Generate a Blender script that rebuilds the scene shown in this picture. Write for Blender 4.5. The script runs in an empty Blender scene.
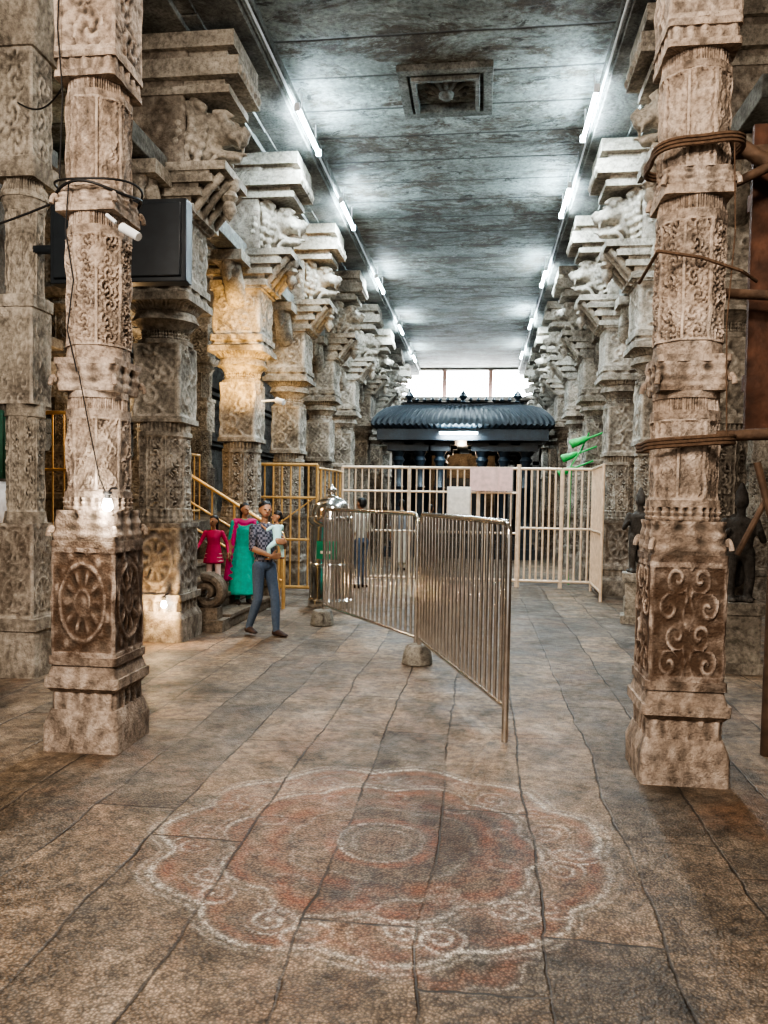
import bpy, bmesh, math, random
import numpy as np
from mathutils import Vector, Matrix
random.seed(7); np.random.seed(7)
sc=bpy.context.scene
D=bpy.data
try:
    sc.view_settings.view_transform='AgX'; sc.view_settings.look='AgX - High Contrast'
except Exception: pass

# ------------------------------------------------------------------ materials
def new_mat(name):
    m=D.materials.new(name); m.use_nodes=True
    nt=m.node_tree; b=nt.nodes['Principled BSDF']
    return m,nt,b
def simple(name,col,rough=.6,metal=0,emit=None,es=0,bump=0,bscale=40,var=0.15):
    m,nt,b=new_mat(name)
    b.inputs['Roughness'].default_value=rough; b.inputs['Metallic'].default_value=metal
    tc=nt.nodes.new('ShaderNodeTexCoord')
    n=nt.nodes.new('ShaderNodeTexNoise'); n.inputs['Scale'].default_value=bscale*.3; n.inputs['Detail'].default_value=5
    nt.links.new(tc.outputs['Object'],n.inputs['Vector'])
    r=nt.nodes.new('ShaderNodeValToRGB')
    c=np.array(col)
    r.color_ramp.elements[0].position=.3; r.color_ramp.elements[1].position=.7
    r.color_ramp.elements[0].color=(*(c*(1-var)),1); r.color_ramp.elements[1].color=(*np.minimum(c*(1+var),1),1)
    nt.links.new(n.outputs['Fac'],r.inputs['Fac']); nt.links.new(r.outputs['Color'],b.inputs['Base Color'])
    if bump:
        bp=nt.nodes.new('ShaderNodeBump'); bp.inputs['Strength'].default_value=bump; bp.inputs['Distance'].default_value=.01
        n2=nt.nodes.new('ShaderNodeTexNoise'); n2.inputs['Scale'].default_value=bscale; n2.inputs['Detail'].default_value=6
        nt.links.new(tc.outputs['Object'],n2.inputs['Vector'])
        nt.links.new(n2.outputs['Fac'],bp.inputs['Height']); nt.links.new(bp.outputs['Normal'],b.inputs['Normal'])
    if emit:
        b.inputs['Emission Color'].default_value=(*emit,1); b.inputs['Emission Strength'].default_value=es
    return m
def mixc(nt,fac,a,b,mode='MIX'):
    n=nt.nodes.new('ShaderNodeMix'); n.data_type='RGBA'; n.blend_type=mode
    for sock,v in ((n.inputs[0],fac),(n.inputs[6],a),(n.inputs[7],b)):
        if isinstance(v,bpy.types.NodeSocket): nt.links.new(v,sock)
        elif isinstance(v,(int,float)): sock.default_value=v
        else: sock.default_value=(*v,1)
    return n.outputs[2]
def noise(nt,vec,scale,detail=6,rough=.6,dist=0):
    n=nt.nodes.new('ShaderNodeTexNoise'); n.inputs['Scale'].default_value=scale; n.inputs['Detail'].default_value=detail
    n.inputs['Roughness'].default_value=rough; n.inputs['Distortion'].default_value=dist
    nt.links.new(vec,n.inputs['Vector']); return n.outputs['Fac']
def ramp(nt,fac,stops):
    r=nt.nodes.new('ShaderNodeValToRGB'); e=r.color_ramp.elements
    while len(e)<len(stops): e.new(.5)
    for i,(p,c) in enumerate(stops):
        e[i].position=p; e[i].color=(c,c,c,1) if isinstance(c,(int,float)) else (*c,1)
    nt.links.new(fac,r.inputs['Fac']); return r.outputs['Color']
def stone(name,dark,mid,light,grime_shade=(.05,.04,.031),dirtc=(.085,.050,.031),scale=2.0,bump=.5,rough=.8,attrs=True,spec=.3):
    m,nt,b=new_mat(name); L=nt.links
    g=nt.nodes.new('ShaderNodeNewGeometry'); pos=g.outputs['Position']
    n1=noise(nt,pos,scale,8,.65,.4)
    col=ramp(nt,n1,[(.3,dark),(.5,mid),(.7,light)])
    n2=noise(nt,pos,scale*14,6,.7)
    col=mixc(nt,.9,col,ramp(nt,n2,[(.3,.32),(.52,.92),(.72,1.3)]),'MULTIPLY')
    n3=noise(nt,pos,scale*1.1,7,.78,1.0)
    col=mixc(nt,ramp(nt,n3,[(.48,0.0),(.66,.8)]),col,grime_shade)
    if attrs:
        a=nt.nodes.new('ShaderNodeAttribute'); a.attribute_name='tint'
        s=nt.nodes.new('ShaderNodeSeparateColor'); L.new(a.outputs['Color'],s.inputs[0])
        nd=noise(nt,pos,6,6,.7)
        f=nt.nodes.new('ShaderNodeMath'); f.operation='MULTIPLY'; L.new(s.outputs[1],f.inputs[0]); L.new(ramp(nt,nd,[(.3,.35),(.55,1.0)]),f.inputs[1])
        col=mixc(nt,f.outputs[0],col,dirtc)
        # crevice shade painted into the colour by relief height, ridges painted lighter
        col=mixc(nt,ramp(nt,s.outputs[0],[(.0,.92),(.5,0.0)]),col,grime_shade)
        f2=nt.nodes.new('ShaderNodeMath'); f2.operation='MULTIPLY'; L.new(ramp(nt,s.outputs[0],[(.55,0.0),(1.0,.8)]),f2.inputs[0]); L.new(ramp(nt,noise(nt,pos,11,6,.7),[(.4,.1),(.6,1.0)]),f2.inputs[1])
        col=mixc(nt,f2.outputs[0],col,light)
    L.new(col,b.inputs['Base Color']); b.inputs['Roughness'].default_value=rough
    b.inputs['Specular IOR Level'].default_value=spec
    bp=nt.nodes.new('ShaderNodeBump'); bp.inputs['Strength'].default_value=bump; bp.inputs['Distance'].default_value=.03
    h=mixc(nt,.5,noise(nt,pos,18,8,.7),noise(nt,pos,70,4,.6))
    L.new(h,bp.inputs['Height']); L.new(bp.outputs['Normal'],b.inputs['Normal'])
    return m

M={}
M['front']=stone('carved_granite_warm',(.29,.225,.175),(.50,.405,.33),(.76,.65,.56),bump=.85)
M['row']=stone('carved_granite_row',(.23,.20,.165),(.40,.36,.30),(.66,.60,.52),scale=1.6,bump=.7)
M['wall']=stone('granite_wall',(.10,.092,.082),(.18,.168,.15),(.28,.262,.235),attrs=False)
M['beam']=stone('granite_beam',(.10,.105,.095),(.20,.205,.19),(.34,.34,.315),attrs=False)
M['step']=stone('granite_step',(.12,.095,.072),(.21,.17,.13),(.32,.27,.21),attrs=False)
M['block']=stone('stone_foot',(.2,.18,.15),(.32,.3,.26),(.42,.4,.35),attrs=False,scale=8)
M['black']=stone('black_granite',(.008,.012,.018),(.014,.023,.033),(.035,.052,.066),attrs=False,grime_shade=(.008,.011,.015),rough=.35,spec=.6)
M['statue']=stone('dark_statue_stone',(.05,.046,.042),(.09,.083,.075),(.16,.145,.13),attrs=False)
M['steel']=simple('polished_stainless_steel',(.74,.71,.67),.17,1.0)
M['gold']=simple('cream_gold_paint',(.78,.60,.44),.35,.2)
M['rail']=simple('brass_rail',(.72,.46,.20),.32,.45)
M['wood']=simple('old_wood',(.085,.038,.022),.75,0,bump=.6,bscale=30,var=.45)
M['log']=simple('timber_pole',(.10,.062,.04),.8,0,bump=.6,bscale=40,var=.35)
M['rope']=simple('coir_rope',(.12,.075,.048),.9,0,bump=.8,bscale=120,var=.3)
M['cable']=simple('black_cable',(.015,.015,.016),.6)
M['tv']=simple('black_casing',(.02,.026,.032),.35)
M['tube']=simple('tube_light_glow',(.9,.95,1),.5,0,(.70,.90,1),230)
M['bulb']=simple('lit_bulb_glass',(1,1,1),.5,0,(1,.93,.82),60)
M['batten']=simple('white_batten',(.75,.78,.8),.5)
M['green']=simple('green_paint',(.05,.50,.12),.45)
M['label']=simple('green_label',(.03,.25,.14),.5)
M['white']=simple('white_board',(.75,.68,.60),.6)
M['pink']=simple('pink_banner',(.72,.50,.46),.7)
M['redcloth']=simple('red_cloth',(.22,.02,.02),.8)
M['greencloth']=simple('green_cloth',(.02,.08,.05),.8)
M['whitecloth']=simple('white_cloth',(.6,.62,.66),.8)
M['glass']=simple('daylight_pane',(1,1,1),.5,0,(.90,.97,1),22)
M['frame']=simple('window_mullion',(.5,.30,.25),.6)
M['skin']=simple('brown_skin',(.32,.17,.10),.5)
M['hair']=simple('black_hair',(.012,.010,.010),.5)
M['eye']=simple('eye_dark',(.04,.025,.02),.3)
M['lip']=simple('lip',(.25,.08,.06),.5)
M['jeans']=simple('blue_jeans',(.075,.11,.17),.85,bump=.3,bscale=150)
M['shoe']=simple('sandal_leather',(.05,.03,.025),.7)
M['teal']=simple('teal_fabric',(.02,.36,.28),.75,bump=.3,bscale=60)
M['magenta']=simple('magenta_fabric',(.48,.02,.16),.7)
M['crimson']=simple('crimson_fabric',(.45,.02,.09),.75)
M['babyblue']=simple('pale_cyan_cotton',(.50,.80,.80),.8)
M['palepink']=simple('pale_leggings',(.75,.55,.50),.8)
M['maroon']=simple('maroon_saree',(.20,.02,.03),.8)
M['greyshirt']=simple('grey_shirt',(.25,.26,.28),.8)
M['dhoti']=simple('cream_dhoti',(.55,.5,.42),.8)
m,nt,b=new_mat('checked_shirt'); tc=nt.nodes.new('ShaderNodeTexCoord')
ck=nt.nodes.new('ShaderNodeTexChecker'); ck.inputs['Scale'].default_value=34
ck.inputs['Color1'].default_value=(.03,.035,.055,1); ck.inputs['Color2'].default_value=(.16,.16,.20,1)
nt.links.new(tc.outputs['Object'],ck.inputs['Vector']); nt.links.new(ck.outputs['Color'],b.inputs['Base Color']); b.inputs['Roughness'].default_value=.85
M['check']=m

# ceiling : transverse stone slabs, lime wash, water stains
m,nt,b=new_mat('ceiling_slabs'); g=nt.nodes.new('ShaderNodeNewGeometry'); pos=g.outputs['Position']
mp=nt.nodes.new('ShaderNodeMapping'); mp.inputs['Scale'].default_value=(.8,1.5,1); nt.links.new(pos,mp.inputs['Vector'])
col=ramp(nt,noise(nt,mp.outputs[0],.8,9,.62,.3),[(.3,(.13,.145,.135)),(.45,(.24,.265,.25)),(.6,(.34,.38,.365)),(.75,(.46,.52,.505))])
col=mixc(nt,ramp(nt,noise(nt,mp.outputs[0],1.1,10,.80,.5),[(.46,0.0),(.57,.92)]),col,(.085,.060,.040))
col=mixc(nt,ramp(nt,noise(nt,mp.outputs[0],4.3,9,.8,.4),[(.54,0.0),(.62,.7)]),col,(.48,.52,.50))
col=mixc(nt,ramp(nt,noise(nt,mp.outputs[0],2.4,10,.8,.6),[(.56,0.0),(.61,.85)]),col,(.028,.023,.018))
col=mixc(nt,.85,col,ramp(nt,noise(nt,pos,16,8,.75),[(.32,.4),(.58,1.15)]),'MULTIPLY')
sx=nt.nodes.new('ShaderNodeSeparateXYZ'); nt.links.new(pos,sx.inputs[0])
wj=nt.nodes.new('ShaderNodeMath'); wj.operation='MULTIPLY_ADD'; nt.links.new(noise(nt,pos,1.5,5,.7),wj.inputs[0]); wj.inputs[1].default_value=.05; nt.links.new(sx.outputs[1],wj.inputs[2])
mm=nt.nodes.new('ShaderNodeMath'); mm.operation='PINGPONG'; mm.inputs[1].default_value=.40; nt.links.new(wj.outputs[0],mm.inputs[0])
joint=ramp(nt,mm.outputs[0],[(.0,1.0),(.034,0.0)])
col=mixc(nt,joint,col,(.045,.04,.036))
nt.links.new(col,b.inputs['Base Color']); b.inputs['Roughness'].default_value=.7
bp=nt.nodes.new('ShaderNodeBump'); bp.inputs['Strength'].default_value=.6; bp.inputs['Distance'].default_value=.04
nt.links.new(mixc(nt,joint,noise(nt,pos,6,9,.75),(0,0,0)),bp.inputs['Height']); nt.links.new(bp.outputs['Normal'],b.inputs['Normal'])
M['ceil']=m

# floor
m,nt,b=new_mat('floor_slabs'); L=nt.links; g=nt.nodes.new('ShaderNodeNewGeometry'); pos=g.outputs['Position']
mp=nt.nodes.new('ShaderNodeMapping'); mp.inputs['Rotation'].default_value=(0,0,math.radians(90)); mp.inputs['Location'].default_value=(.35,.1,0); L.new(pos,mp.inputs['Vector'])
wob=nt.nodes.new('ShaderNodeVectorMath'); wob.operation='ADD'
nn=nt.nodes.new('ShaderNodeTexNoise'); nn.inputs['Scale'].default_value=1.1; nn.inputs['Detail'].default_value=7; nn.inputs['Roughness'].default_value=.6; L.new(pos,nn.inputs['Vector'])
vs=nt.nodes.new('ShaderNodeVectorMath'); vs.operation='SCALE'; vs.inputs[3].default_value=.15; L.new(nn.outputs['Color'],vs.inputs[0])
L.new(mp.outputs[0],wob.inputs[0]); L.new(vs.outputs[0],wob.inputs[1])
br=nt.nodes.new('ShaderNodeTexBrick'); br.offset=.37; br.squash=.62; br.squash_frequency=3; br.inputs['Scale'].default_value=1; br.inputs['Brick Width'].default_value=2.4; br.inputs['Row Height'].default_value=.44
br.inputs['Mortar Size'].default_value=.010; br.inputs['Mortar Smooth'].default_value=.8; br.inputs['Bias'].default_value=-.1
br.inputs['Color1'].default_value=(.48,.49,.50,1); br.inputs['Color2'].default_value=(1.25,1.13,1.0,1); br.inputs['Mortar'].default_value=(.8,.8,.8,1)
L.new(wob.outputs[0],br.inputs['Vector'])
col=ramp(nt,noise(nt,pos,1.5,10,.74,.6),[(.34,(.062,.049,.036)),(.45,(.145,.112,.082)),(.56,(.25,.195,.145)),(.70,(.38,.315,.25))])
col=mixc(nt,.8,col,br.outputs['Color'],'MULTIPLY')
col=mixc(nt,ramp(nt,noise(nt,pos,3.1,9,.76,.8),[(.50,0.0),(.64,.75)]),col,(.105,.092,.078))
col=mixc(nt,ramp(nt,noise(nt,pos,.8,8,.7,1.2),[(.52,0.0),(.66,.5)]),col,(.22,.12,.07))
col=mixc(nt,1.0,col,ramp(nt,noise(nt,pos,14,9,.8),[(.36,.38),(.6,1.45)]),'MULTIPLY')
a=nt.nodes.new('ShaderNodeAttribute'); a.attribute_name='kolam'; s=nt.nodes.new('ShaderNodeSeparateColor'); L.new(a.outputs['Color'],s.inputs[0])
def mul(x,y):
    f=nt.nodes.new('ShaderNodeMath'); f.operation='MULTIPLY'; L.new(x,f.inputs[0]); L.new(y,f.inputs[1]); return f.outputs[0]
wear=mul(ramp(nt,noise(nt,pos,34,7,.85),[(.43,.0),(.56,.95)]),ramp(nt,noise(nt,pos,2.4,6,.72),[(.38,.22),(.56,1.0)]))
wear2=ramp(nt,noise(nt,pos,6,8,.8),[(.38,.12),(.60,.85)])
v=nt.nodes.new('ShaderNodeTexVoronoi'); v.inputs['Scale'].default_value=92; v.inputs['Randomness'].default_value=1; L.new(pos,v.inputs['Vector'])
peck=ramp(nt,v.outputs['Distance'],[(.0,1.8),(.3,1.05),(.7,.42)])
near=nt.nodes.new('ShaderNodeSeparateXYZ'); L.new(pos,near.inputs[0])
mr=nt.nodes.new('ShaderNodeMapRange'); mr.inputs[1].default_value=3.6; mr.inputs[2].default_value=5.0; mr.inputs[3].default_value=.9; mr.inputs[4].default_value=.12; L.new(near.outputs[1],mr.inputs[0])
col=mixc(nt,mul(s.outputs[1],wear2),col,(.27,.10,.055))
col=mixc(nt,mul(s.outputs[0],wear),col,(.74,.69,.61))
col=mixc(nt,mr.outputs[0],col,peck,'MULTIPLY')
jf=mul(br.outputs['Fac'],ramp(nt,noise(nt,pos,1.9,6,.65),[(.35,.2),(.56,1.0)]))
col=mixc(nt,jf,col,(.028,.022,.018))
L.new(col,b.inputs['Base Color'])
L.new(ramp(nt,noise(nt,pos,3,6,.6),[(.3,.38),(.7,.72)]),b.inputs['Roughness'])
bp=nt.nodes.new('ShaderNodeBump'); bp.inputs['Strength'].default_value=.75; bp.inputs['Distance'].default_value=.016
h=mixc(nt,.35,noise(nt,pos,9,9,.75),v.outputs['Distance']); h=mixc(nt,jf,h,(0,0,0))
L.new(h,bp.inputs['Height']); L.new(bp.outputs['Normal'],b.inputs['Normal'])
M['floor']=m

# ------------------------------------------------------------------ mesh accumulator
_k=np.arange(70)+.5; _ph=np.arccos(1-2*_k/70); _th=math.pi*(1+5**.5)*_k
SPH=np.stack([np.cos(_th)*np.sin(_ph),np.sin(_th)*np.sin(_ph),np.cos(_ph)],1)
class Acc:
    def __init__(s): s.v=[];s.f=[];s.m=[];s.t=[]
    def add(s,V,F,mat=0,tint=None):
        o=len(s.v); s.v.extend([tuple(map(float,p)) for p in V]); s.f.extend([tuple(int(i)+o for i in f) for f in F]); s.m.extend([mat]*len(F))
        s.t.extend(tint if tint is not None else [(.5,0.)]*len(V))
    def box(s,x0,x1,y0,y1,z0,z1,mat=0,taper=1):
        cx,cy=(x0+x1)/2,(y0+y1)/2
        V=[(x0,y0,z0),(x1,y0,z0),(x1,y1,z0),(x0,y1,z0)]+[(cx+(x-cx)*taper,cy+(y-cy)*taper,z1) for x,y in((x0,y0),(x1,y0),(x1,y1),(x0,y1))]
        s.add(V,[(3,2,1,0),(4,5,6,7),(0,1,5,4),(1,2,6,5),(2,3,7,6),(3,0,4,7)],mat)
    def path(s,pts,r,n=10,mat=0,closed=False):
        P=[Vector(p) for p in pts]; N=len(P); rr=r if isinstance(r,(list,tuple)) else [r]*N
        V=[];up=None
        for i in range(N):
            a=P[i-1] if (i>0 or closed) else P[i]; c=P[(i+1)%N] if (i<N-1 or closed) else P[i]
            t=(c-a).normalized()
            if up is None: up=Vector((0,0,1)) if abs(t.z)<.9 else Vector((1,0,0))
            u=(up-t*up.dot(t)).normalized(); w=t.cross(u); up=u
            for k in range(n):
                q=2*math.pi*k/n; V.append(P[i]+(u*math.cos(q)+w*math.sin(q))*rr[i])
        F=[]
        for i in range(N if closed else N-1):
            j=(i+1)%N
            for k in range(n): F.append((i*n+k,i*n+(k+1)%n,j*n+(k+1)%n,j*n+k))
        if not closed: F+= [tuple(range(n-1,-1,-1)),tuple((N-1)*n+k for k in range(n))]
        s.add(V,F,mat)
    def lathe(s,prof,c=(0,0,0),n=32,mat=0):
        V=[];F=[]
        for r,z in prof:
            for k in range(n): q=2*math.pi*k/n; V.append((c[0]+r*math.cos(q),c[1]+r*math.sin(q),c[2]+z))
        for i in range(len(prof)-1):
            for k in range(n): F.append((i*n+k,i*n+(k+1)%n,(i+1)*n+(k+1)%n,(i+1)*n+k))
        F+=[tuple(range(n-1,-1,-1)),tuple((len(prof)-1)*n+k for k in range(n))]
        s.add(V,F,mat)
    def hull(s,ells,mat=0):
        bm=bmesh.new()
        for c,r in ells:
            r=(r,r,r) if isinstance(r,(int,float)) else r
            for p in SPH: bm.verts.new((c[0]+p[0]*r[0],c[1]+p[1]*r[1],c[2]+p[2]*r[2]))
        res=bmesh.ops.convex_hull(bm,input=bm.verts[:])
        kill=[e for e in set(res['geom_interior']+res['geom_unused']) if isinstance(e,bmesh.types.BMVert)]
        bmesh.ops.delete(bm,geom=kill,context='VERTS')
        bm.verts.index_update()
        s.add([v.co[:] for v in bm.verts],[[v.index for v in f.verts] for f in bm.faces],mat); bm.free()
    def merge(s,V,F,mat=0,tint=None): s.add(V,F,mat,tint)
    def mesh(s,name,mats,sharp=40,smooth=True):
        me=D.meshes.new(name); me.from_pydata(s.v,[],s.f)
        for k in mats: me.materials.append(M[k])
        me.polygons.foreach_set('material_index',s.m)
        a=me.attributes.new('tint','FLOAT_COLOR','POINT')
        t=np.ones((len(s.v),4),dtype=np.float32); t[:,:2]=np.array(s.t); t[:,2]=0; a.data.foreach_set('color',t.ravel())
        if smooth:
            me.polygons.foreach_set('use_smooth',[True]*len(s.f)); me.set_sharp_from_angle(angle=math.radians(sharp))
        me.update(); return me
    def obj(s,name,mats,loc=(0,0,0),rz=0,sharp=40,smooth=True,bevel=0):
        return link(name,s.mesh(name,mats,sharp,smooth),loc,rz,bevel)
def link(name,me,loc=(0,0,0),rz=0,bevel=0):
    o=D.objects.new(name,me); sc.collection.objects.link(o); o.location=loc; o.rotation_euler=(0,0,rz)
    if bevel:
        bv=o.modifiers.new('bevel','BEVEL'); bv.width=bevel; bv.segments=2; bv.limit_method='ANGLE'
    return o
def remeshed(parts,voxel,smooth=2):
    a=Acc()
    for e in parts: a.hull(e)
    me=D.meshes.new('tmp'); me.from_pydata(a.v,[],a.f); o=D.objects.new('tmp',me); sc.collection.objects.link(o)
    md=o.modifiers.new('r','REMESH'); md.mode='VOXEL'; md.voxel_size=voxel
    if smooth:
        sm=o.modifiers.new('s','SMOOTH'); sm.iterations=smooth; sm.factor=.5
    dg=bpy.context.evaluated_depsgraph_get(); dg.update()
    r=D.meshes.new_from_object(o.evaluated_get(dg))
    V=np.zeros(len(r.vertices)*3); r.vertices.foreach_get('co',V); V=V.reshape(-1,3)
    F=[tuple(p.vertices) for p in r.polygons]
    D.objects.remove(o); D.meshes.remove(me); D.meshes.remove(r)
    return V,F

# ------------------------------------------------------------------ carved pillars
def relief(kind,u,v,asp):
    y=v*asp
    h=np.zeros_like(u)
    if kind=='rosette':
        k=max(1,round(asp)); cell=2*asp/k
        yy=((y+asp)%cell)-cell/2; yy=yy*min(1.25,2/cell)
        r=np.hypot(u,yy); th=np.arctan2(yy,u)
        h=.9*np.exp(-((r-.70)/.05)**2)+.9*np.exp(-(r/.13)**2)+.6*np.exp(-((r-.24)/.04)**2)-.1
        h+=np.where((r<.64)&(r>.28),.8*np.cos(10*th)*np.sin((r-.28)/.36*math.pi),0)
        h+=np.where(r>.78,.7*np.sin(11*u+3*yy)*np.sin(12*yy-2*u),0)
    elif kind=='vine':
        cell=1.05; i=np.floor((y+asp)/cell); yy=((y+asp)%cell)-cell/2; sg=np.where(i%2==0,1,-1)
        cx=.16*sg; r=np.hypot(u-cx,yy); th=np.arctan2(yy,(u-cx)*sg)
        h=np.where(r<.52,np.cos(15*r-th*2)*(1-.3*r)+.35*np.sin(9*th)*(r>.25),.75*np.sin(11*u+4*np.sin(5*yy))*np.sin(12*yy))
    elif kind=='arabesque':
        uu=np.abs(u)*1.25; cell=.62; i=np.floor((y+8*cell)/cell); yy=((y+8*cell)%cell)-cell/2; sg=np.where(i%2==0,1,-1)
        cx=.5+.12*sg; r=np.hypot(uu-cx,yy*1.1); th=np.arctan2(yy,uu-cx)*sg
        h=np.where(r<.36,np.cos(22*r-th),-.3+.9*np.exp(-((uu-.12-.05*np.sin(9*y))/.06)**2)+.35*np.sin(21*u)*np.sin(23*y))
        h=np.maximum(h,.8*np.exp(-((np.hypot(u,y))/.17)**2)*1.1-.2)
    elif kind=='figure':
        r=np.hypot(u/.28,(y-.5*asp)/.25); h=1.1*np.exp(-r**2)
        h+=np.exp(-(np.hypot(u/.42,(y-.02*asp)/(.36*asp)))**4)*.9
        h+=.7*np.exp(-((np.abs(u)-.55-.1*np.sin(6*y))/.12)**2)
        h+=.4*np.exp(-((np.abs(u)-.25)/.12)**2)*(y<-.2*asp)-.3
        h+=.3*np.sin(22*y)*np.sin(17*u)
    elif kind=='tendril':
        c=.38*np.sin(3.1*y); h=1.1*np.exp(-((u-c)/.10)**2)-.35
        for k_,s_ in((0,1),(1,-1)):
            cell=2.03; yy=((y+k_*cell/2+20)%cell)-cell/2; cx=-.34*s_
            r=np.hypot(u-cx,yy); th=np.arctan2(yy,u-cx); h=np.where(r<.46,np.maximum(h,.9*np.cos(19*r-th*s_)),h)
        h+=.35*np.sin(16*u+5*y)*np.sin(15*y-3*u)
    elif kind=='petal':
        h=np.cos(u*math.pi*3)*(.6+.4*v)+.4*np.sin(v*8)
    elif kind=='bead':
        h=np.cos(u*math.pi*5)*.6
    if kind in('rosette','vine','figure','tendril','arabesque'):
        fr=(np.abs(u)>.88)|(np.abs(v)>1-.12/asp)
        h=np.where(fr,.75,h)
    return h
def pillar_grid(secs,NT=160,dz=.012,amp=.013,seed=0):
    rg=np.random.RandomState(seed+3)
    Z=[];N=[];W=[];K=[];VV=[];AS=[];DI=[]
    for (z0,z1,n,w0,w1,kind,dirt) in secs:
        k=max(2,int((z1-z0)/(dz if kind!='plain' else .03))+1)
        for i in range(k):
            t=i/(k-1); Z.append(z0+(z1-z0)*t+(1e-4 if i==0 else 0)); N.append(n); W.append(w0+(w1-w0)*t); K.append(kind); VV.append(2*t-1)
            AS.append((z1-z0)/(2*w0*math.tan(math.pi/n))); DI.append(dirt)
    th=(np.arange(NT))/NT*2*math.pi
    fr=rg.uniform(6,38,(14,3)); ph=rg.uniform(0,6.28,(14,3))
    V=[];T=[]
    for z,n,w,kind,vv,asp,di in zip(Z,N,W,K,VV,AS,DI):
        seg=2*math.pi/n; loc=((th+seg/2)%seg)-seg/2
        r=w/np.cos(loc); r=np.minimum(r,w/math.cos(math.pi/n)*.965)
        u=np.tan(loc)/math.tan(math.pi/n)
        h=relief(kind,u,np.full_like(u,vv),asp)
        x=w*np.cos(th);y=w*np.sin(th); er=np.zeros_like(th)
        for k in range(14): er+=np.sin(fr[k,0]*x*1.6+ph[k,0])*np.sin(fr[k,1]*y*1.6+ph[k,1])*np.sin(fr[k,2]*z+ph[k,2])
        er/=3.0
        wearf=np.clip(.75+.5*er,.15,1.2)
        rr=(r+amp*h*wearf*(1 if n>4 else .9))+.004*er
        V.append(np.stack([rr*np.cos(th),rr*np.sin(th),np.full_like(th,z)],1))
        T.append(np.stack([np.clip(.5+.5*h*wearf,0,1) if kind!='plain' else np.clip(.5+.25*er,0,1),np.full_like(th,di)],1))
    V=np.concatenate(V);T=np.concatenate(T);F=[]
    R=len(Z)
    for i in range(R-1):
        for k in range(NT):
            k2=(k+1)%NT; F.append((i*NT+k,i*NT+k2,(i+1)*NT+k2,(i+1)*NT+k))
    F.append(tuple((R-1)*NT+k for k in range(NT)))
    return V,F,[tuple(t) for t in T]
P='plain'
def front_secs(low,mid,up):
    return [(0,.16,4,.310,.310,P,.25),(.16,.20,4,.310,.295,P,.2),(.20,.26,4,.295,.27,P,.25),(.26,.37,4,.262,.262,'bead',.25),(.37,.40,4,.27,.30,P,.3),(.40,.46,4,.308,.308,P,.2),
 (.46,.54,4,.288,.262,P,.35),(.54,.59,4,.282,.282,P,.5),(.59,1.27,4,.260,.260,low,.95),(1.27,1.31,4,.268,.268,P,.7),
 (1.31,1.50,4,.262,.245,'petal',.35),(1.50,1.58,8,.250,.240,'petal',.1),(1.58,1.62,8,.247,.247,P,0),(1.62,2.08,8,.224,.224,mid,0),(2.08,2.13,8,.236,.240,P,.1),
 (2.13,2.20,16,.226,.226,'bead',0),(2.20,2.24,16,.238,.238,P,0),(2.24,2.40,4,.234,.246,'petal',0),(2.40,2.44,4,.252,.252,P,0),
 (2.44,2.52,8,.236,.228,P,0),(2.52,3.20,8,.228,.228,'vine',0),(3.20,3.25,8,.239,.239,P,0),(3.25,3.33,16,.230,.230,'bead',0),(3.33,3.38,4,.244,.244,P,0),(3.38,3.48,4,.238,.232,'petal',0),
 (3.48,4.02,8,.229,.229,'figure',0),(4.02,4.06,8,.240,.240,P,0),(4.06,4.13,16,.229,.229,'bead',0),(4.13,4.17,4,.25,.25,P,0),(4.17,4.24,4,.238,.238,'bead',0),(4.24,4.28,4,.254,.254,P,0),
 (4.28,4.95,4,.243,.243,up,0),(4.95,5.0,4,.28,.28,P,0),(5.0,5.2,8,.25,.30,'petal',0),(5.2,5.3,4,.36,.38,P,0),(5.3,6.0,4,.27,.27,'figure',0),(6.0,6.4,4,.3,.5,P,0),(6.4,6.8,4,.5,.5,P,0)]
def front_pillar(secs,seed,loc,rz):
    V,F,T=pillar_grid(secs,192,.009,.019,seed)
    a=Acc(); a.merge(V,F,0,T)
    for sx_ in(-1,1):
        for sy_ in(-1,1):
            for zc,rr in((1.40,.26),(2.33,.247),(3.43,.24)):
                pts=[];rad=[]
                for i in range(26):
                    q=i/25; ang=q*4.6; rr2=.048*(1-q*.75)
                    o_=rr*1.04+.008+rr2*math.cos(ang)*.4; zz=zc-.06+rr2*math.sin(ang)+.05*q
                    pts.append((sx_*o_*.93,sy_*o_*.93,zz)); rad.append(.02*(1-.5*q))
                a.path(pts,rad,8)
    for d in(-1,1):
        a.hull([((d*.2,0,4.75),.1),((d*.42,0,5.1),.12)]); a.hull([((d*.42,0,5.1),.12),((d*.6,0,5.2),.09)])
        a.lathe([(.01,-.16),(.05,-.13),(.07,-.07),(.05,-.02),(.09,.03),(.09,.08)],(d*.5,0,5.0),16)
    o=a.obj('carved_stone_pillar',['front'],loc,rz,sharp=50); o.scale=(.79,.79,1); return o
LP=(-2.43,4.68,0); RP=(1.18,4.72,0)
front_pillar(front_secs('rosette','tendril','vine'),0,LP,0)
front_pillar(front_secs('arabesque','figure','tendril'),5,RP,0)

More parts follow.
